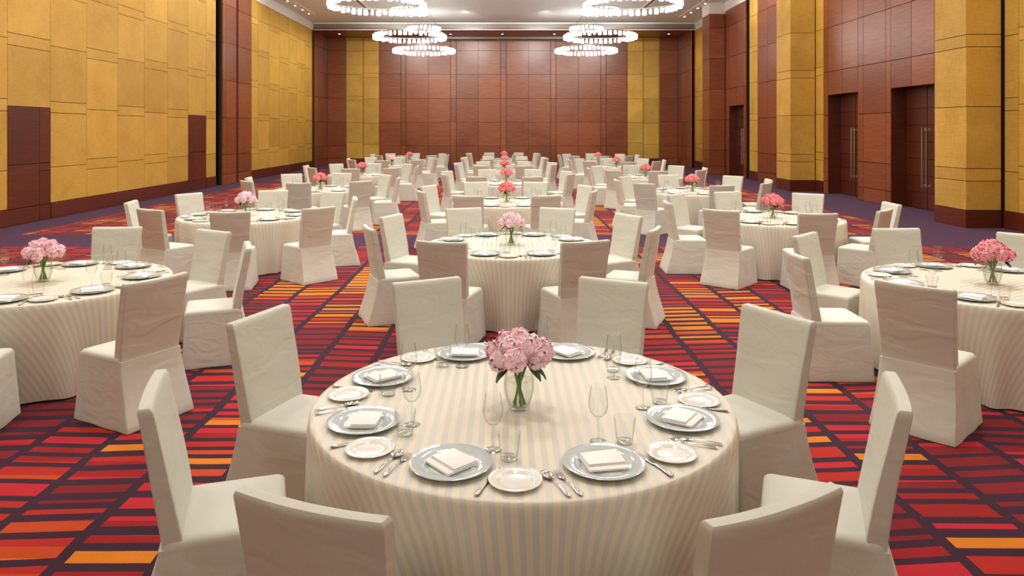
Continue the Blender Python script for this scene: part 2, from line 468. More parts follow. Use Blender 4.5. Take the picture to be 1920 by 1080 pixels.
# farther stretch, set slightly forward
P2 = XR2+.03
wr.slab(26.06, 30.7, 0, ZW, P2, .37); wr.slab(30.7, 31.15, 0, ZW, P2+.25, .12); wr.slab(31.15, 31.45, 0, ZW, P2, .37)
wr.slab(33.55, 34.3, 0, ZW, P2, .37); wr.slab(31.45, 33.55, 3.12, ZW, P2, .37)
wood_cols(wr, [(26.1, 27.3), (27.3, 28.6), (28.6, 29.72)], pos=P2)
for a, c in ((29.72, 30.2), (30.2, 30.7)):
    wr.column(a, c, ZA, .37, ZW, 0, pos=P2); wr.tile(a, c, 0, .37, 4, depth=.05, pos=P2)
wood_cols(wr, [(31.15, 31.47), (33.53, 34.1)], pos=P2)
wood_cols(wr, [(31.47, 32.5), (32.5, 33.53)], 3.12, pos=P2)
wr.slab(34.3, YN, 0, ZW, XR+.03, .1)
for a, c in ((35.3, 36.7), (36.7, 38.2), (38.2, 39.5), (39.5, 40.5)):
    wr.column(a, c, ZB, .37, ZW, 0); wr.tile(a, c, 0, .37, 4, depth=.05)
struct(obj('wall_right', wr.mb.me('wall_right', MW)))

# pilasters on the right wall
def pilaster(n, xi, y0, y1, mi, ztop):
    w = Wall('x', xi+.03, 1)
    w.mb.box(xi+.03, XR+.04, y0+.03, y1-.03, 0, ztop, 2)
    zs = WZ if mi == 1 else [.98+.0, 1.24, 2.54, 3.79, 4.05, 5.3, 6.6]
    w.column(y0, y1, zs, 0 if mi == 1 else .37, ztop, mi)
    if mi == 0: w.tile(y0-.01, y1, 0, .37, 4, depth=.045)
    f = Wall('y', y0+.03, 1)
    f.mb = w.mb
    f.column(xi+.01, XR-.02 if n != 3 else XR2-.02, zs, 0 if mi == 1 else .37, ztop, mi)
    if mi == 0: f.tile(xi-.01, XR-.02, 0, .37, 4, depth=.045)
    g = Wall('y', y1-.03, -1); g.mb = w.mb
    g.column(xi+.01, XR-.02, zs, 0, ztop, mi)
    o = struct(obj('pillar_%d' % n, w.mb.me('pillar', MW)))
    return o
pilaster(1, 9.65, 15.5, 16.64, 0, ZW)
pilaster(2, 9.55, 24.8, 26.06, 0, ZW)
pilaster(3, 9.40, 34.1, 35.3, 1, 7.40)

# white bands between the panelling and the ceiling
tb = MB()
tb.box(XL-.1, XL+.01, Y0, YN, ZW, ZC)
struct(obj('trim_1', tb.me('trim', [M_paint])))
tb = MB()
tb.box(XR-.01, XR+.1, Y0, YN, ZW, ZC); tb.box(XR2-.01, XR, 26.06, 34.3, ZW, ZC)
for xi, a, c, z in ((9.65, 15.5, 16.64, ZW), (9.55, 24.8, 26.06, ZW), (9.40, 34.1, 35.3, 7.40)): tb.box(xi-.005, XR, a-.005, c, z, ZC)
struct(obj('trim_2', tb.me('trim', [M_paint])))

# back wall in its niche
wb = Wall('y', YB+.03, 1)
wb.slab(XL-.1, XR+.1, 0, ZW+.1, YB+.03, .1)
wood_cols(wb, [(XL, -9.40)])
for a, c, zz in ((-9.36, -8.39, [1.3, 2.5, 3.78, 4.05, 5.34, 6.7]), (-8.37, -7.44, [1.2, 2.45, 3.9, 5.15, 5.42, 6.75])):
    wb.column(a, c, zz, .37, ZW, 0, gap=.0065); wb.tile(a, c, 0, .37, 4, depth=.04)
js = [-7.42, -6.16, -5.855, -4.54, -3.225, -2.88, -1.58, -.28, .076, 1.39, 2.69, 3.01, 4.34, 5.65, 5.98, 7.22]
for i in range(len(js)-1):
    narrow = js[i+1]-js[i] < .5
    g = .018 if narrow else .01
    L = [0]+[z for z in WZ if z > .5]
    for k in range(len(L)-1):
        t = RT.random(); a0 = js[i]+(g if narrow else .008); a1 = js[i+1]-(g if narrow else .008)
        wb.mb.box(a0, a1, YB, YB+.03, L[k]+.008, (L[k+1] if L[k+1] < ZW else ZW-.06)-.008, 1, t)
for a, c, zz in ((7.24, 8.16, [1.3, 2.5, 3.9, 5.34, 6.7]), (8.18, 9.1, [1.2, 2.45, 3.9, 5.2, 6.75])):
    wb.column(a, c, zz, .37, ZW, 0, gap=.0065); wb.tile(a, c, 0, .37, 4, depth=.04)
wood_cols(wb, [(9.14, XNR)])
wb.mb.box(-9.40, -9.365, YB-.03, YB+.01, 0, ZW, 5); wb.mb.box(9.105, 9.14, YB-.03, YB+.01, 0, ZW, 5)
wb.mb.box(-7.42, 7.22, YB-.09, YB+.03, ZW-.06, ZW-.005, 5)      # steel track
struct(obj('wall_back', wb.mb.me('wall_back', MW)))
nl = Wall('x', XL-.03, -1); nl.slab(YN-.02, YB+.1, 0, ZW+.1, XL-.03, .1)
wood_cols(nl, [(40.55, 41.6), (41.6, 41.9), (41.9, 42.9), (42.9, 43.8)])
nl.mb.box(XL-.02, XL+.06, YN, YN+.05, 0, ZW, 2)
struct(obj('wall_niche_left', nl.mb.me('wall', MW)))
nr = Wall('x', XNR+.03, 1); nr.slab(YN, YB+.1, 0, ZW+.1, XNR+.03, .1)
wood_cols(nr, [(40.55, 41.6), (41.6, 41.9), (41.9, 42.9), (42.9, 43.8)])
nr.mb.box(XNR, XR+.1, YN, YN+.05, 0, ZW, 1)
struct(obj('wall_niche_right', nr.mb.me('wall', MW)))
so = MB(); so.box(XL-.1, XR+.1, YN-.02, YB+.1, ZW, ZW+.12, 0, .3)
struct(obj('ceiling_niche', so.me('soffit', [M_wood])))
fa = MB()
fa.box(XL-.1, XR+.1, YN-.03, YN+.2, ZC-.07, ZC+.02); fa.box(XL-.1, XR+.1, YN-.03, YN+.2, ZW, ZW+.045)
fa.box(XL-.1, XR+.1, YN+.1, YN+.25, ZW, ZC)
struct(obj('trim_3', fa.me('trim', [M_paint])))
gr = MB(); gr.box(XL+.05, XNR+.1, YN-.01, YN+.1, ZW+.045, ZC-.07)
tag(obj('air_vent_grille', gr.me('grille', [M_grille])), 'long grey metal air vent grille above the niche in the far wall', 'vent')
# wall behind the camera
bw = MB(); bw.box(XL-.1, XR+.1, Y0-.1, Y0, 0, ZC, 0, .5)
struct(obj('wall_front', bw.me('wall', [M_paint])))

# ------------------------------------------------------------------ doors on the right
def double_door(n, xw, y0, y1, ztop, xd, handles=True):
    root = empty('door_%d' % n, (xd, (y0+y1)/2, 0)); struct(root)
    mb = MB(); h = (y1-y0)/2
    d = xw-xd
    for sgn in (-1, 1):
        mb.box(d+.05, 0, min(sgn*h, sgn*(h+.12)), max(sgn*h, sgn*(h+.12)), 0, ztop, 0, .3)
    mb.box(d+.05, 0, -h, h, ztop, ztop+.1, 0, .3); mb.box(.05, .1, -h-.1, h+.1, 0, ztop+.1, 0, .2)
    mb.box(d-.01, d+.01, -h, h, 0, .008, 1)
    obj('door_frame', mb.me('door_frame', [M_door, M_steel]), root)
    for sgn in (-1, 1):
        lf = MB(); a, c = sorted((sgn*.004, sgn*(h-.005)))
        lf.box(.004, .045, a, c, .01, ztop-.01, 1)
        zz = [.01, .42, .86, 1.30, 1.74, 2.18, 2.62, ztop-.01]
        for i in range(len(zz)-1):
            p = .03 if i < 6 else .03
            lf.box(-.008, .01, a+.012, c-.012, zz[i]+.008, zz[i+1]-.008, 0, RT.random())
        lo = obj('door_leaf', lf.me('door_leaf', [M_door, M_gap]), root)
        if handles:
            hb = MB(); y = sgn*.10
            hb.tube([(-.09, y, .56), (-.09, y, 2.12)], .017, 8)
            for z in (.62, 2.06): hb.tube([(-.09, y, z), (.0, y, z)], .012, 8)
            hb.box(-.015, 0, y-.03, y+.03, .58, .66); hb.box(-.015, 0, y-.03, y+.03, 2.02, 2.10)
            obj('door_handle', hb.me('door_handle', [M_steel], 40), lo)
double_door(1, XR, 17.95, 19.98, 3.17, 10.82)
double_door(2, XR, 21.84, 23.88, 3.17, 10.82)
double_door(3, XR2, 31.5, 33.5, 3.12, 10.5)

# ------------------------------------------------------------------ ceiling fittings
for i, (x, w) in enumerate(((-9.41, 'over the left end'), (-3.1, 'left of the middle'), (-.15, 'over the middle'), (2.8, 'right of the middle'), (9.3, 'over the right end'))):
    r = empty('downlight', (x, 42.1, ZW))
    m_ = MB(); m_.lathe([(.055, -.004), (.085, -.012), (.095, 0), (.055, 0)], 20); obj('ring', m_.me('ring', [M_steel], 40), r)
    m_ = MB(); m_.lathe([(0, -.006), (.055, -.006), (.055, -.001), (0, -.001)], 20); obj('lens', m_.me('lens', [M_spot], 40), r)
    tag(r, 'small round recessed downlight in the niche ceiling, %s of the far wall' % w, 'downlight', 'downlights in the niche ceiling')
def slot_light(x, y0, y1, name, sgn):
    r = empty('track_light', (x, (y0+y1)/2, ZC)); h = (y1-y0)/2
    m_ = MB(); m_.box(-.16, -.12, -h, h, -.03, 0); m_.box(.12, .16, -h, h, -.03, 0); m_.box(-.12, .12, -h, h, -.012, -.002)
    obj('track', m_.me('track', [M_paint]), r)
    n = int((y1-y0)/1.05)
    for k in range(n):
        y = -h + (k+.5)*(y1-y0)/n
        m_ = MB(); m_.lathe([(0, -.10), (.05, -.10), (.055, -.03), (.03, -.012), (0, -.012)], 14)
        s_ = obj('spotlight_head', m_.me('head', [M_paint], 40), r, (0, y, 0))
        m_ = MB(); m_.lathe([(0, -.106), (.04, -.106), (.04, -.1), (0, -.1)], 14)
        obj('lens', m_.me('lens', [M_spot], 40), s_)
    tag(r, name, 'track light')
slot_light(-9.75, 32.6, 37.4, 'white recessed strip of small spotlights in the ceiling beside the left gold wall', -1)
slot_light(9.15, 33.2, 38.4, 'white recessed strip of small spotlights in the ceiling beside the wooden pillar', 1)
for x, w in ((-6.7, 'left'), (6.7, 'right')):
    m_ = MB(); m_.box(-.17, -.06, -2.2, 2.2, -.02, 0); m_.box(.06, .17, -2.2, 2.2, -.02, 0); m_.box(-.06, .06, -2.2, 2.2, -.006, 0, 1)
    tag(obj('slot_diffuser', m_.me('slot', [M_paint, M_dsteel]), None, (x, 34.6, ZC)), 'long twin slot air diffuser in the ceiling above the %s ring chandeliers' % w, 'air diffuser')

# chandeliers: two rings of glass lamps
def chandelier():
    root = empty('ring_chandelier', (0, 0, 0))
    lamps = []
    for kind, (rr, hh) in enumerate(((.070, .17), (.044, .15), (.060, .13))):
        m_ = MB(); m_.lathe([(0, -hh), (rr*.92, -hh), (rr, -hh*.93), (rr, -.012), (rr*.85, 0), (0, 0)], 10)
        lamps.append(m_.me('lamp', [M_lamp], 50))
    for z, R_, n in ((5.99+.09, 1.5, 44), (7.08+.09, .78, 23)):
        m_ = MB(); K = 64
        L = []
        for k in range(K):
            a = 2*PI*k/K; L.append([((R_+dx)*math.cos(a), (R_+dx)*math.sin(a), z+dz) for dx, dz in ((-.012, .03), (.012, .03), (.012, .065), (-.012, .065))])
        L.append(L[0]); m_.loops(L, False, False)
        for k in range(n):
            a = 2*PI*k/n; m_.tube([(R_*math.cos(a), R_*math.sin(a), z-.002), (R_*math.cos(a), R_*math.sin(a), z+.04)], .02, 6)
        obj('ring_frame', m_.me('ring_frame', [M_steel], 40), root)
        for k in range(n):
            a = 2*PI*(k+.5*0)/n
            obj('lamp', lamps[(k*7) % 3 if k % 2 else 0], root, (R_*math.cos(a), R_*math.sin(a), z))
    m_ = MB()
    for k in range(3):
        a = 2*PI*k/3+.4
        m_.tube([(1.5*math.cos(a), 1.5*math.sin(a), 6.14), (.78*math.cos(a), .78*math.sin(a), 7.23)], .004, 5)
        m_.tube([(.78*math.cos(a), .78*math.sin(a), 7.23), (.06*math.cos(a), .06*math.sin(a), ZC-.02)], .004, 5)
    obj('suspension_cable', m_.me('cable', [M_dsteel]), root)
    m_ = MB(); m_.lathe([(0, ZC-.05), (.14, ZC-.05), (.15, ZC), (0, ZC)], 20); obj('ceiling_rose', m_.me('rose', [M_paint], 40), root)
    return root
ch0 = chandelier()
names = {0: 'nearest', 1: 'middle', 2: 'farthest'}
first = True
for sx, side in ((-1, 'left'), (1, 'right')):
    for i, y in enumerate((23.5, 31.5, 37.0)):
        c = ch0 if first else copy_tree(ch0, (0, 0, 0)); first = False
        c.location = (sx*4.05, y, 0)
        tag(c, '%s of the three double-ring chandeliers of glowing glass lamps over the %s side' % (names[i], side), 'chandelier', 'ring chandeliers')

# ------------------------------------------------------------------ covered chair
def chair():
    root = empty('dining_chair')
    rn = random.Random(3)
    def wr_(x, y, z, a): return (a*math.sin(9*x+13*z+4*y), a*math.sin(11*z+7*x+2), 0)
    # backrest: slim padded slab, leaning back, slightly wrapped round the sitter
    mb = MB(); L = []
    zs = [.42, .47, .5, .55, .62, .70, .78, .86, .93, .965, .985, .995, 1.0]
    for z in zs:
        t = max(0, (z-.46)/.54)
        yr = -.205 - .095*t**1.15; th = .078 - .022*t
        hw = .228 + .022*t
        sh = 0 if z < .98 else (.006 if z < .99 else (.014 if z < .998 else .024))
        base = subdiv_loop(rrect(-hw+sh, hw-sh, yr+sh, yr+th-sh, .014 if th-2*sh > .03 else .003), .05)
        P = []
        for (x, y) in base:
            y += .028*(x/.25)**2 * (.3+.7*t)
            zz = z + (.006*(x/.25)**2 if z > .9 else 0)
            w = wr_(x, y, z, .0018)
            P.append((x+w[0]*.5, y+w[1], zz))
        L.append(P)
    n0 = min(len(p) for p in L)
    # keep equal vertex counts
    if any(len(p) != n0 for p in L):
        L = []
        for z in zs:
            t = max(0, (z-.46)/.54); yr = -.205-.095*t**1.15; th = .078-.022*t; hw = .228+.022*t
            sh = 0 if z < .99 else (.002 if z < .994 else (.004 if z < .998 else .008))
            P = []
            ring = rrect(-1, 1, -1, 1, .12, 2); big = []
            for i, p in enumerate(ring):
                q = ring[(i+1) % len(ring)]; d = math.hypot(q[0]-p[0], q[1]-p[1]); k = 9 if d > 1.0 else 1
                for j in range(k): big.append((p[0]+(q[0]-p[0])*j/k, p[1]+(q[1]-p[1])*j/k))
            for (u, v) in big:
                cx = hw-sh; cy = th/2-sh
                # keep corner radius physical
                x = math.copysign(min(abs(u)*1.0, 1)**1.0, u)*cx
                if abs(u) > .88: x = math.copysign(cx-.012*(1-abs(u))/.12, u)
                elif abs(u) <= .88: x = u/.88*(cx-.012)
                y = yr+th/2+v*cy
                y += .014*(x/.25)**2*(.3+.7*t)
                w = wr_(x, y, z, .0018)
                P.append((x+w[0]*.5, y+w[1], z+(.006*(x/.25)**2 if z > .9 else 0)))
            L.append(P)
    mb.loops(L)
    obj('backrest', mb.me('backrest', [M_chair], 50), root)
    # seat cushion
    def ring(w0, y0, y1, r, z, amp=0):
        rg = rrect(-1, 1, -1, 1, .2, 3); out = []
        for i, p in enumerate(rg):
            q = rg[(i+1) % len(rg)]; d = math.hypot(q[0]-p[0], q[1]-p[1]); k = 10 if d > 1 else 1
            for j in range(k):
                u = p[0]+(q[0]-p[0])*j/k; v = p[1]+(q[1]-p[1])*j/k
                f = lambda a, h: (a/.8*(h-r) if abs(a) <= .8 else math.copysign(h-r+r*(abs(a)-.8)/.2, a))
                x = f(u, w0); y = (y0+y1)/2+f(v, (y1-y0)/2)
                x += amp*math.sin(23*y+5*z)*(1 if abs(u) > .9 else 0); y += amp*math.sin(19*x+3)*(1 if abs(v) > .9 else 0)
                out.append((x, y, z))
        return out
    mb = MB()
    mb.loops([ring(.236, -.195, .255, .02, .43), ring(.238, -.195, .258, .02, .455), ring(.236, -.195, .257, .025, .475),
              ring(.226, -.195, .247, .03, .488), ring(.20, -.19, .22, .03, .494), ring(.12, -.12, .14, .03, .497)])
    obj('seat', mb.me('seat', [M_chair], 60), root)
    # floor length skirt of the cover, flaring out behind
    mb = MB()
    spec = ((.460, .2365, -.212, .2575, .010), (.44, .238, -.214, .259, .010), (.36, .242, -.228, .262, .010), (.26, .248, -.252, .268, .010),
            (.15, .256, -.285, .274, .010), (.06, .263, -.312, .279, .010), (.02, .267, -.324, .282, .010), (.006, .266, -.323, .281, .010))
    mb.loops([ring(w, a, c, r, z, .0035*(1-z/.46)) for z, w, a, c, r in spec])
    sk = obj('skirt', mb.me('skirt', [M_chair], 45), root)
    # hem line
    return root
CH0 = chair()
first_chair = [True]
SLOT = {0: 'right side farther', 1: 'far side right', 2: 'far side left', 3: 'left side farther', 4: 'left side nearer', 5: 'near side left', 6: 'near side right', 7: 'right side nearer'}
def slot_of(deg): return int(((deg % 360)) // 45) % 8
ROW = {'T': 'middle row', 'L': 'left row', 'R': 'right row'}
ORD = ['nearest', 'second', 'third', 'fourth', 'fifth', 'sixth', 'farthest']

def tname(key):
    n = int(key[1])-1
    last = {'T': 7, 'L': 6, 'R': 6}[key[0]]
    return '%s table of %s' % ('farthest' if n == last-1 else ORD[n], ROW[key[0]])

def in_view(x, y, z, rad, m=0.0):
    if y < .4: return False
    px = 947+1389*x/y; py = 244+1389*(CAMH-z)/y; r = 1389*rad/y
    return -r-m < px < 1920+r+m and -r-m < py < 1080+r+m

def place_chair(key, x, y, yaw, slot, seen):
    if first_chair[0]: c = CH0; first_chair[0] = False
    else: c = copy_tree(CH0, (0, 0, 0))
    # (x, y) is the middle of the backrest's top edge
    off = .27
    c.location = (x - math.sin(yaw)*off, y + math.cos(yaw)*off, 0); c.rotation_euler = (0, 0, yaw)
    tag(c, 'white covered chair %s, %s seat, %s' % (seen, SLOT[slot], tname(key)), 'chair', 'slip-covered chairs around the round tables')
    return c

# ------------------------------------------------------------------ tableware prototypes
def proto(o):
    return o
def plate_me(R_, well, mats, mis_rim=True):
    h = .020 if R_ > .12 else .015
    prof = [(0, .003), (well*.55, .003), (well*.6, 0), (well*.7, 0), (well*.75, .004), (R_*.985, h-.003), (R_, h), (R_*.985, h+.0015), (well*1.05, .0095), (well, .0065), (well*.92, .0055), (0, .0055)]
    mis = [1]*4 + ([0]*4 if mis_rim else [1]*4) + [1]*3
    m_ = MB(); m_.lathe(prof, 48, mis=mis)
    return m_.me('plate', mats, 60)
ME_plate = plate_me(.161, .101, [M_rim, M_porc]); ME_side = plate_me(.100, .064, [M_porc, M_porc])

def napkin_me():
    m_ = MB()
    def layer(x0, x1, y0, y1, z0, z1, open_side):
        rr = .012
        for (a, c, zz0, zz1) in ((0, 0, z0, (z0+z1)/2-.0006), (.002, .0015, (z0+z1)/2+.0006, z1)):
            pts = [rrect(x0+a, x1-a, y0+c, y1-c, rr*.5, 2)]
            P = pts[0]
            L = []
            for z, sh in ((zz0, .002), (zz0+.001, 0), (zz1-.001, 0), (zz1, .002)):
                L.append([(x*(1-sh*8)+0, y*(1-sh*8), z+.0015*math.sin(30*x)*math.sin(25*y)) for x, y in P])
            m_.loops(L)
    layer(-.080, .080, -.072, .064, .0, .007, 0)
    layer(-.076, .078, -.042, .072, .0078, .0165, 0)
    return m_.me('napkin', [M_napkin], 40)
ME_nap = napkin_me()

def strip(m_, pts, n=8):
    """pts: (y, halfwidth, z, thick) loft of flat ellipses along y"""
    L = []
    for y, w, z, t in pts:
        L.append([(w*math.cos(a), y, z+t*math.sin(a)) for a in [2*PI*k/n for k in range(n)]])
    m_.loops(L)
def knife_me():
    m_ = MB()
    strip(m_, [(-.118, .004, .006, .003), (-.112, .009, .006, .004), (-.09, .0095, .006, .0045), (-.05, .0065, .005, .004), (-.015, .0055, .005, .004), (-.005, .006, .005, .003), (.005, .0095, .004, .0015), (.06, .0105, .0035, .0011), (.095, .0085, .0035, .001), (.115, .003, .0035, .0006)], 10)
    return m_.me('knife', [M_silver], 50)
def spoon_me():
    m_ = MB()
    strip(m_, [(-.105, .004, .006, .002), (-.098, .009, .006, .0022), (-.08, .0085, .007, .002), (-.03, .0035, .010, .0018), (.02, .003, .008, .0018), (.035, .004, .005, .0016)], 8)
    # bowl
    K, J = 14, 6; cy = .066; A = .023; B = .036; vs = []; b0 = len(m_.v)
    for lay in (0, 1):
        for j in range(J+1):
            r = j/J
            for k in range(K):
                a = 2*PI*k/K; x = A*r*math.cos(a); y = cy+B*r*math.sin(a)
                m_.v.append((x, y, .0025+.009*r*r - (.0012 if lay == 0 else 0)))
    def q(lay, j, k): return b0+lay*(J+1)*K+j*K+(k % K)
    for lay in (0, 1):
        for j in range(J):
            for k in range(K):
                f = (q(lay, j, k), q(lay, j, k+1), q(lay, j+1, k+1), q(lay, j+1, k))
                m_.f.append(f); m_.m.append(0); m_.t.append(.5)
    for k in range(K):
        m_.f.append((q(0, J, k), q(0, J, k+1), q(1, J, k+1), q(1, J, k))); m_.m.append(0); m_.t.append(.5)
    return m_.me('spoon', [M_silver], 70)
def fork_me():
    m_ = MB()
    strip(m_, [(-.105, .004, .006, .002), (-.098, .009, .006, .0022), (-.08, .0085, .007, .002), (-.03, .0035, .010, .0018), (.015, .003, .009, .0018), (.03, .006, .005, .0015), (.042, .0125, .0035, .0012), (.055, .013, .004, .0012)], 8)
    for x in (-.0105, -.0035, .0035, .0105):
        L = []
        for y, z, w in ((.05, .004, .0022), (.075, .005, .0018), (.098, .010, .0009)):
            L.append([(x-w, y, z-.0008), (x+w, y, z-.0008), (x+w, y, z+.0008), (x-w, y, z+.0008)])
        m_.loops(L)
    return m_.me('fork', [M_silver], 50)
ME_knife, ME_spoon, ME_fork = knife_me(), spoon_me(), fork_me()
def wine_parts():
    a = MB(); a.lathe([(.0045, .098), (.018, .106), (.032, .122), (.040, .145), (.041, .165), (.037, .195), (.0315, .232), (.0305, .232), (.036, .195), (.0395, .165), (.0385, .146), (.031, .124), (.016, .108), (0, .105)], 28)
    b_ = MB(); b_.lathe([(.0045, .098), (.0035, .085), (.0035, .03), (.006, .012), (.0, .010)], 12)
    c = MB(); c.lathe([(0, 0), (.036, 0), (.037, .0015), (.030, .003), (.012, .007), (.004, .014), (0, .016)], 28)
    return a.me('bowl', [M_glass], 60), b_.me('stem', [M_gbase], 60), c.me('foot', [M_gbase], 60)
def tumbler_parts():
    a = MB(); a.lathe([(.034, .012), (.046, .108), (.0445, .1085), (.033, .016), (0, .0155)], 28)
    b_ = MB(); b_.lathe([(0, 0), (.032, 0), (.0335, .002), (.034, .012), (.030, .0145), (0, .0135)], 28)
    return a.me('glass_wall', [M_glass], 60), b_.me('glass_base', [M_gbase], 60)
WB, WS, WF = wine_parts(); TW, TB = tumbler_parts()
def wine(loc):
    r = empty('wine_glass', loc); obj('bowl', WB, r); obj('stem', WS, r); obj('foot', WF, r); return r
def tumbler(loc):
    r = empty('water_tumbler', loc); obj('glass_wall', TW, r); obj('glass_base', TB, r); return r

# vase and blossoms
def vase():
    r = empty('flower_vase')
    prof_o = [(.040, 0), (.046, .004), (.058, .04), (.069, .085), (.071, .12), (.066, .155), (.057, .185), (.056, .19)]
    prof_i = [(.0535, .19), (.0545, .184), (.063, .155), (.068, .12), (.066, .085), (.055, .042), (.042, .016), (0, .014)]
    m_ = MB(); m_.lathe([(0, 0)]+prof_o+prof_i, 32); obj('vase_body', m_.me('vase', [M_vase], 60), r)
    m_ = MB(); m_.lathe([(0, .0145), (.0415, .0165), (.0545, .042), (.0655, .085), (.0675, .12), (.066, .135), (.036, .1355)], 32); obj('water', m_.me('water', [M_water], 60), r)
    return r
def blossom_me(seed):
    """a full ruffled peony head: overlapping cupped petals round a ball"""
    rg = random.Random(seed); V = []; F = []
    R_ = .050
    def petal(d, size, rad, lift):
        z = Vector(d).normalized(); a = Vector((0, 0, 1)) if abs(z.z) < .95 else Vector((1, 0, 0))
        x = z.cross(a).normalized(); y = z.cross(x)
        ro = Matrix.Rotation(rg.uniform(0, 6.28), 3, z); x = ro @ x; y = ro @ y
        b = len(V); NR, NA = 3, 12; ph = rg.uniform(0, 6.28)
        for i in range(NR+1):
            r = i/NR
            for k in range(NA):
                t = 2*PI*k/NA; rr = r*size*(1+.10*math.sin(5*t+ph)*r)
                u = rr*math.cos(t)*1.15; v = rr*math.sin(t)
                dirv = (z*R_ + x*u + y*v).normalized()
                h = rad + lift*(v/size) + .0055*r*r + .0035*r*r*math.sin(4*t+ph*2)
                V.append(tuple(dirv*h))
        for i in range(NR):
            for k in range(NA):
                k2 = (k+1) % NA; A = b+i*NA; B = A+NA
                if i == 0:
                    if k == 0: F.append(tuple(B+q for q in range(NA)))
                else: F.append((A+k, B+k, B+k2, A+k2))
    bm = bmesh.new(); bmesh.ops.create_icosphere(bm, subdivisions=2, radius=R_*.86)
    b = len(V); V += [tuple(v.co) for v in bm.verts]; F += [tuple(b+v.index for v in f.verts) for f in bm.faces]; bm.free()
    n = 84
    for i in range(n):
        z = 1-2*(i+.5)/n
        if z < -.8: continue
        ph = i*2.39996; s_ = math.sqrt(1-z*z)
        d = (s_*math.cos(ph)+rg.uniform(-.15, .15), s_*math.sin(ph)+rg.uniform(-.15, .15), z+rg.uniform(-.12, .12))
        petal(d, rg.uniform(.013, .021), R_*rg.uniform(.88, 1.02), rg.uniform(.002, .008))
    return mesh('blossom', V, F, [M_petal], smooth=60)
ME_bl = [blossom_me(s) for s in (1, 2, 3)]
def leaf_me():
    V = []; F = []; n = 7
    for i in range(n+1):
        t = i/n; w = .021*math.sin(PI*min(1, t*.93+.05))**.8
        for s_ in (-1, 0, 1): V.append((s_*w, t*.085, (.006 if s_ else 0)-.03*t*t))
    for i in range(n):
        for j in (0, 1):
            q = i*3+j; F.append((q, q+1, q+4, q+3))
    return mesh('leaf', V, F, [M_leaf], smooth=60)
ME_leaf = leaf_me()
def bouquet(variant, color):
    rg = random.Random(variant*17+3)
    r = empty('peony_bouquet')
    # blossoms packed in a dome
    spots = [(0, 0, .322)] + [(.062*math.cos(a), .062*math.sin(a), .296+rg.uniform(-.006, .01)) for a in [2*PI*(k+rg.random()*.25)/5+variant for k in range(5)]]
    spots += [(.110*math.cos(a), .110*math.sin(a), .253+rg.uniform(-.012, .012)) for a in [2*PI*(k+rg.random()*.3)/7+variant*.7 for k in range(7)]]
    for i, (x, y, z) in enumerate(spots):
        b_ = obj('blossom', ME_bl[i % 3], r, (x, y, z), (rg.uniform(-.3, .3)-y*7, rg.uniform(-.3, .3)+x*7, rg.uniform(0, 6)))
        s_ = rg.uniform(.88, 1.06); b_.scale = (s_, s_, s_); 
        f = rg.uniform(.92, 1.08); b_.color = (color[0]*f, color[1]*f, color[2]*f, 1)
    for k in range(5):
        a = 2*PI*k/5+variant; m_ = MB()
        p0 = Vector((.026*math.cos(a+2.6), .026*math.sin(a+2.6), .019)); p2 = Vector((.05*math.cos(a), .05*math.sin(a), .235)); p1 = Vector((.012*math.cos(a), .012*math.sin(a), .16))
        pts = [p0*(1-t)**2+p1*2*t*(1-t)+p2*t*t for t in [i/8 for i in range(9)]]
        m_.tube(pts, [.0075, .0055, .005, .005, .0075, .005, .005, .005, .005], 8)
        obj('stem', m_.me('stem', [M_stem], 60), r)
    for k in range(4):
        a = rg.uniform(0, 6.28) if variant else [-.35, -.75, -2.5, 1.8][k]
        o = obj('leaf', ME_leaf, r, (.05*math.cos(a), .05*math.sin(a), .215+rg.uniform(-.01, .01)), (-.35, 0, a-PI/2))
        o.scale = (1.15, 1.15, 1.15)
    return r

# draped cloth: hangs in folds, uv = the flat cloth
def cloth_me(seed):
    rg = random.Random(seed); V = []; UV = []; F = []
    NT = 192; R_ = 1.0
    ph = [rg.uniform(0, 6.28) for _ in range(4)]
    V.append((0, 0, .75)); UV.append((0, 0))
    rings = [(r, 0) for r in (.2, .4, .6, .8, .93, .968, .984)] + [(1.0, d) for d in (.004, .015, .04, .08, .14, .22, .32, .42, .52, .62, .70, .735)]
    for r, d in rings:
        for k in range(NT):
            a = 2*PI*k/NT
            if d == 0: V.append((r*math.cos(a), r*math.sin(a), .75 - (.0015 if r > .95 else 0))); UV.append((r*math.cos(a), r*math.sin(a))); continue
            t = d/.735
            f = .5*math.sin(11*a+ph[0]+1.2*math.sin(3*a+ph[1])) + .5*math.sin(19*a+ph[2]+1.4*math.sin(2*a+ph[3]))
            f = (abs((f+1)/2)**1.4)
            rr = (.990 + .010*min(1, d/.04) + (.004-.078+.124*f)*t**1.2 - .010*t) if True else 0
            z = .75 - .004 - (d if d > .01 else d*.6)
            if d < .02: rr = .988+d*.5
            # lateral pinch of folds
            aa = a + .035*t*math.cos(9*a+ph[0])
            V.append((rr*math.cos(aa), rr*math.sin(aa), z + .006*t*math.sin(5*a+ph[1])))
            L = R_+d; UV.append((L*math.cos(a), L*math.sin(a)))
    for k in range(NT): F.append((0, 1+k, 1+(k+1) % NT))
    for i in range(len(rings)-1):
        for k in range(NT):
            A = 1+i*NT; B = A+NT; k2 = (k+1) % NT
            F.append((A+k, B+k, B+k2, A+k2))
    return mesh('tablecloth', V, F, [M_cloth], smooth=75, uvs=UV)
ME_cl = [cloth_me(s) for s in (1, 2, 3)]
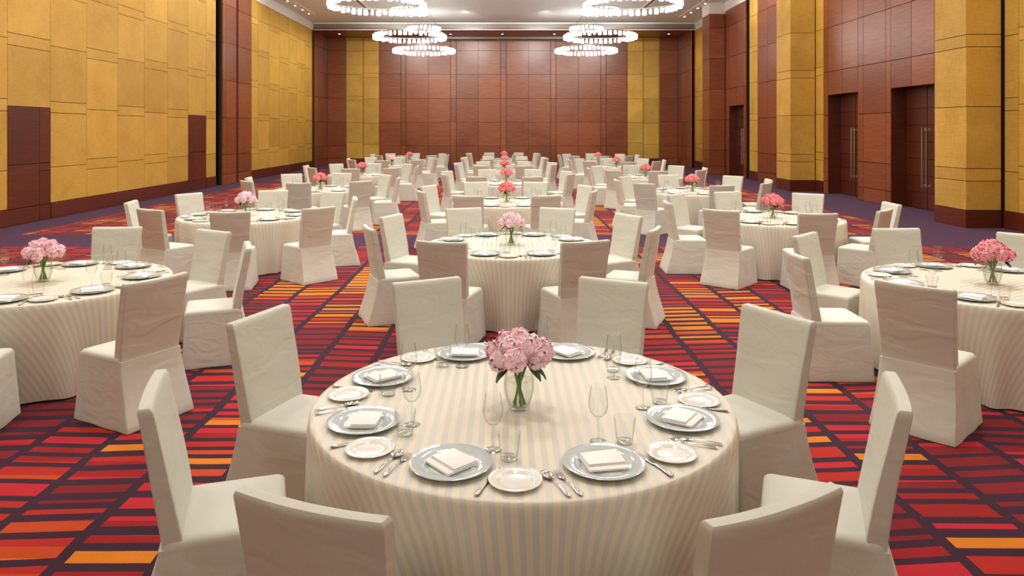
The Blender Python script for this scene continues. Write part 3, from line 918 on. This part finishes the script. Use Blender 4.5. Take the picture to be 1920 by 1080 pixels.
def table_root():
    r = empty('round_table')
    m_ = MB(); m_.lathe([(0, .715), (.96, .715), (.975, .722), (.975, .740), (.965, .745), (0, .745)], 64); obj('tabletop', m_.me('tabletop', [M_top], 40), r)
    for k in range(4):
        a = PI/4+k*PI/2; m_ = MB(); m_.tube([(.55*math.cos(a), .55*math.sin(a), .716), (.62*math.cos(a), .62*math.sin(a), 0)], .018, 8)
        obj('leg', m_.me('leg', [M_dsteel], 40), r)
    return r

# ------------------------------------------------------------------ layout
PALE = srgb(254, 224, 232); PALE2 = srgb(254, 214, 220); DEEP = srgb(246, 150, 156)
ROSE = srgb(246, 172, 178)
# key: x, y, yaw of stripes (deg), seat angle offset, colour
TABLES = {
 'T1': (.08, 3.57, 0, 22.5, PALE), 'T2': (.08, 8.42, 0, 22.5, PALE), 'T3': (.04, 13.35, 0, 22.5, DEEP), 'T4': (.04, 18.15, 0, 22.5, DEEP),
 'T5': (.0, 23.2, 0, 22.5, DEEP), 'T6': (.0, 28.0, 0, 22.5, ROSE), 'T7': (-.04, 33.0, 0, 22.5, DEEP),
 'L1': (-3.95, 6.38, 62, 10, PALE2), 'L2': (-3.92, 11.25, 35, -4, PALE), 'L3': (-4.05, 16.3, 10, -4, DEEP), 'L4': (-4.18, 21.7, 20, -4, DEEP),
 'L5': (-4.15, 27.2, 10, -4, PALE2), 'L6': (-4.1, 31.9, 5, -4, DEEP),
 'R1': (4.11, 6.26, -55, 2, ROSE), 'R2': (3.96, 10.95, -20, 2, DEEP), 'R3': (3.97, 15.7, -12, 2, DEEP), 'R4': (3.9, 20.5, -10, 2, DEEP),
 'R5': (3.92, 26.0, 10, 2, DEEP), 'R6': (3.95, 31.4, 5, 2, DEEP)}
# measured chairs: middle of the backrest's top edge and the turn away from facing the table centre
MEAS = {
 'T1': [(-1.41, 3.00, -3), (-1.40, 4.21, 3), (-.55, 5.17, 6), (.76, 5.17, -6), (1.57, 4.24, 3), (1.58, 2.97, 0), (.76, 2.06, 2), (-.55, 2.06, 1)],
 'T2': [(-1.43, 7.97, 5), (-1.41, 9.07, 2), (-.56, 9.93, -2), (.71, 9.94, -2), (1.54, 9.15, 2), (1.54, 7.88, -3), (.73, 7.02, -4), (-.60, 6.92, 8)],
 'T3': [(-1.45, 12.65, -6), (-1.43, 13.95, -6), (-.60, 14.93, -5), (.62, 14.9, 4), (1.5, 13.95, 4), (1.5, 12.75, 5), (.66, 11.8, -6), (-.59, 11.76, 12)],
 'L1': [(-2.45, 5.22, 9), (-3.03, 7.69, 4), (-2.33, 6.74, 8), (-4.17, 7.98, -3), (-3.66, 4.76, 0)],
 'L2': [(-4.69, 9.76, -1), (-5.45, 10.84, -5), (-5.21, 12.20, 6), (-4.02, 12.82, 6), (-3.51, 9.45, -3), (-2.50, 9.97, -1), (-2.30, 11.42, 8), (-2.92, 12.45, 10)],
 'R1': [(2.45, 6.28, -1), (3.01, 7.42, 1), (4.15, 7.85, 4), (2.75, 4.99, 0), (5.22, 7.42, 0)],
 'R2': [(2.35, 10.78, -8), (2.78, 12.1, 0), (3.76, 12.55, 8), (4.98, 12.18, 3), (2.81, 9.68, 0), (3.92, 9.27, 3), (5.45, 10.60, 10), (4.98, 9.70, 6)],
}
jr = random.Random(21)
bases = None
tcount = 0; v0 = None
PROT = {}
def put(name, me, loc, rz):
    o = bpy.data.objects.new(name, me); o.location = loc; o.rotation_euler = (0, 0, rz); COL.objects.link(o); return o
root_tbl = None; root_vase = None; root_w = None; root_t = None
colw = lambda c: 'pale pink' if c in (PALE, PALE2) else 'coral pink'
for key, (tx, ty, srot, off, pc) in TABLES.items():
    T = tname(key)
    # cloth and table
    o = put('tablecloth', ME_cl[tcount % 3], (tx, ty, 0), math.radians(srot))
    tag(o, 'striped cream damask tablecloth draped to the floor over the %s' % T, 'tablecloth', 'striped tablecloths on the round tables')
    if root_tbl is None: root_tbl = table_root(); r = root_tbl
    else: r = copy_tree(root_tbl, (0, 0, 0))
    r.location = (tx, ty, 0)
    tag(r, 'round dining table hidden under its striped cloth, the %s' % T, 'table', 'round banquet tables')
    # centrepiece
    vx, vy = tx-(.01 if key != 'T1' else .015), ty-(.12 if key == 'T1' else .03)
    if root_vase is None: root_vase = vase(); v = root_vase
    else: v = copy_tree(root_vase, (0, 0, 0))
    v.location = (vx, vy, .7505)
    tag(v, 'clear glass vase of flower stems in the centre of the %s' % T, 'vase', 'glass vases on the tables')
    b_ = bouquet(tcount if key != 'T1' else 0, pc); b_.location = (vx, vy, .7505)
    tag(b_, '%s peony bouquet standing in the vase on the %s' % (colw(pc), T), 'flowers', 'peony bouquets')
    # chairs
    ch = []
    if key in MEAS:
        for x, y, dy in MEAS[key]:
            ch.append((x, y, dy))
    else:
        for k in range(8):
            a = math.radians(off+45*k+jr.uniform(-4, 4)); R_ = 1.64+jr.uniform(-.05, .09)
            ch.append((tx+R_*math.cos(a), ty+R_*math.sin(a), jr.uniform(-7, 7)))
    # unique slots by order of angle
    angs = sorted(((math.degrees(math.atan2(y-ty, x-tx)) % 360), i) for i, (x, y, _) in enumerate(ch))
    # best cyclic shift
    n = len(angs); best = None
    if n == 8:
        for s_ in range(8):
            c_ = sum(abs(((a-(22.5+45*((j+s_) % 8))+180) % 360)-180) for j, (a, i) in enumerate(angs))
            if best is None or c_ < best[0]: best = (c_, s_)
        slots = {i: (j+best[1]) % 8 for j, (a, i) in enumerate(angs)}
    else:
        slots = {}; used = set()
        for a, i in angs:
            o_ = sorted(range(8), key=lambda q: abs(((a-22.5-45*q+180) % 360)-180))
            q = next(q for q in o_ if q not in used); used.add(q); slots[i] = q
    for i, (x, y, dy) in enumerate(ch):
        dx, dyy = tx-x, ty-y; d = math.hypot(dx, dyy)
        if d < 1.62: x = tx-dx/d*1.62; y = ty-dyy/d*1.62
        ang = math.atan2(ty-y, tx-x); yaw = ang-PI/2+math.radians(dy)
        fy = math.sin(ang)
        seen = 'seen from behind' if fy > .45 else ('facing the camera' if fy < -.45 else 'seen side-on')
        place_chair(key, x, y, yaw, slots[i], seen)
    # place settings
    for k in range(8):
        deg = off+45*k
        a = math.radians(deg+jr.uniform(-.7, .7))
        oo = Vector((math.cos(a), math.sin(a), 0)); ss = Vector((-math.sin(a), math.cos(a), 0))   # out, sitter's right (facing in) 
        ss = Vector((-oo.y, oo.x, 0))
        c = Vector((tx, ty, .7505))
        sl = slot_of(deg+ (0 if off == 22.5 else (12 if off > 5 else (20 if off > 0 else 24))))
        seat = SLOT[sl]
        def P(o_, s_, z=0): 
            return c + oo*(o_+jr.uniform(-.005, .005)) + ss*(s_+jr.uniform(-.0025, .0025)) + Vector((0, 0, z))
        if not in_view(*(c+oo*.78), .3): continue
        ry = a + PI/2        # local +y points to the centre of the table
        def lab(o, text, cat, grp):
            tag(o, '%s, %s seat, %s' % (text, seat, T), cat, grp)
        pp = P(.765, .012)
        o = put('dinner_plate', ME_plate, pp, ry); lab(o, 'grey-rimmed white dinner plate', 'plate', 'dinner plates')
        o = put('napkin', ME_nap, pp+Vector((0, 0, .0125)), ry+math.radians(-16+jr.uniform(-12, 12))); lab(o, 'folded white napkin on plate', 'napkin', 'folded napkins')
        o = put('side_plate', ME_side, P(.77, -.356), ry); lab(o, 'small white side plate', 'plate', 'side plates')
        o = put('spoon', ME_spoon, P(.835, -.228), ry+math.radians(1.5+jr.uniform(-1.5, 1.5))); lab(o, 'silver spoon', 'spoon', 'spoons')
        o = put('fork', ME_fork, P(.845, -.182), ry+math.radians(1.5+jr.uniform(-1.5, 1.5))); lab(o, 'silver fork', 'fork', 'forks')
        o = put('knife', ME_knife, P(.83, .197), ry+math.radians(3+jr.uniform(-3, 3))); lab(o, 'silver knife', 'knife', 'knives')
        if root_w is None: root_w = wine(P(.57, .10)); w_ = root_w
        else: w_ = copy_tree(root_w, P(.57, .10))
        lab(w_, 'empty stemmed wine glass', 'wine glass', 'wine glasses')
        if root_t is None: root_t = tumbler(P(.625, .195)); t_ = root_t
        else: t_ = copy_tree(root_t, P(.625, .195))
        lab(t_, 'empty water tumbler', 'glass', 'water tumblers')
    tcount += 1

# ------------------------------------------------------------------ light
def point(x, y, z, w, r=.5, col=(1, .88, .72)):
    l = bpy.data.lights.new('unseen_hall_light', 'POINT'); l.energy = w; l.shadow_soft_size = r; l.color = col
    o = bpy.data.objects.new('unseen_hall_light', l); o.location = (x, y, z); COL.objects.link(o)
WARM = (1, .98, .925)
for y, w in ((15.5, 240), (8.0, 210), (0.0, 110), (-5.5, 230)):  # stand-ins for unseen chandeliers; the rear ones are added fill for chair backs
    for sx in (-1, 1): point(sx*4.05, y, 6.2, w, .5, WARM)
def area(x, y, z, tx, ty, tz, w, sx_, sy_, spread=150, col=WARM, shape='RECTANGLE'):
    l = bpy.data.lights.new('ceiling_light', 'AREA'); l.energy = w; l.shape = shape; l.size = sx_; l.size_y = sy_; l.color = col; l.spread = math.radians(spread)
    o = bpy.data.objects.new('ceiling_light', l); o.location = (x, y, z); COL.objects.link(o)
    d = Vector((tx-x, ty-y, tz-z)).normalized()
    # keep the long side along the room
    zax = -d; yax = Vector((0, 1, 0)); xax = yax.cross(zax).normalized(); yax = zax.cross(xax).normalized()
    o.rotation_euler = Matrix((xax, yax, zax)).transposed().to_euler()
for y, w in ((4.6, 90), (9.2, 170), (14, 150), (19, 150), (24.5, 150), (30, 150)):
    for x in (-5.2, 0, 5.2): area(x, y, ZC-.02, x, y, 0, w, 1.0, 1.0, 130, WARM, 'DISK')

for y in (3, 9.5, 16, 22.5, 29):
    area(-9.0, y, ZC-.03, XL, y, 3.6, 150, .15, 5.5, 150)
    area(8.9, y, ZC-.03, XR, y, 3.6, 130, .15, 5.5, 150)
def spot(x, y, z, tx, ty, w, ang=14, col=(1, .95, .88), blend=.5, r=.06, tz=.5):
    l = bpy.data.lights.new('ceiling_or_fill_spot', 'SPOT'); l.energy = w; l.spot_size = math.radians(ang); l.spot_blend = blend; l.color = col; l.shadow_soft_size = r
    o = bpy.data.objects.new('ceiling_or_fill_spot', l); o.location = (x, y, z)
    d = Vector((tx-x, ty-y, (3.0 if ty > 41 else tz)-z)); o.rotation_euler = d.to_track_quat('-Z', 'Y').to_euler(); COL.objects.link(o)
spot(1.0, 7.4, ZC-.15, 2.75, 6.2, 1300, 14)
spot(-1.2, 7.0, ZC-.15, -2.5, 6.75, 250, 12)
spot(-1.6, 10.6, ZC-.15, -2.4, 11.4, 900, 12)
spot(3.2, 15.2, ZC-.15, 2.5, 15.6, 500, 11)
for x in (-6, -2, 2, 6): spot(x, 36.0, ZC-.12, x*1.05, 43.5, 1500, 95, WARM, 1.0, .08)  # added fill spots with no fixture, to brighten the back wall
for y in (5.2, 10.0, 15.0, 21.0):
    for x in (-1.9, 1.9): spot(x, y, ZC-.15, x*1.02, y+.2, 420, 26, (1, .93, .85), 1.0)
for y in (33.6, 35.6, 37.6, 39.4):
    spot(-7.6, y, ZC-.12, XL, y+.4, 330, 105, WARM, 1.0, .08, 4.0)
    if y > 36: spot(8.0, y, ZC-.12, XR, y+.4, 200, 100, WARM, 1.0, .08, 4.0)
S.world = bpy.data.worlds.new('world'); S.world.use_nodes = True
S.world.node_tree.nodes['Background'].inputs[0].default_value = (1, .9, .8, 1); S.world.node_tree.nodes['Background'].inputs[1].default_value = .0

# ------------------------------------------------------------------ camera
cam = bpy.data.cameras.new('camera'); cam.sensor_width = 36; cam.lens = 1389/1920*36
cam.shift_x = 13/1920; cam.shift_y = -296/1920; cam.clip_end = 200
co = bpy.data.objects.new('camera', cam); co.location = (0, 0, CAMH); co.rotation_euler = (PI/2, 0, 0); COL.objects.link(co)
S.camera = co
S.view_settings.view_transform = 'Standard'; S.view_settings.look = 'None'; S.view_settings.gamma = 1
S.view_settings.use_curve_mapping = False
S.view_settings.exposure = -0.46
S.cycles.max_bounces = 10; S.cycles.diffuse_bounces = 4; S.cycles.glossy_bounces = 4; S.cycles.transparent_max_bounces = 40
S.cycles.caustics_reflective = False; S.cycles.caustics_refractive = False
S.cycles.sample_clamp_indirect = 6
S.cycles.use_denoising = True
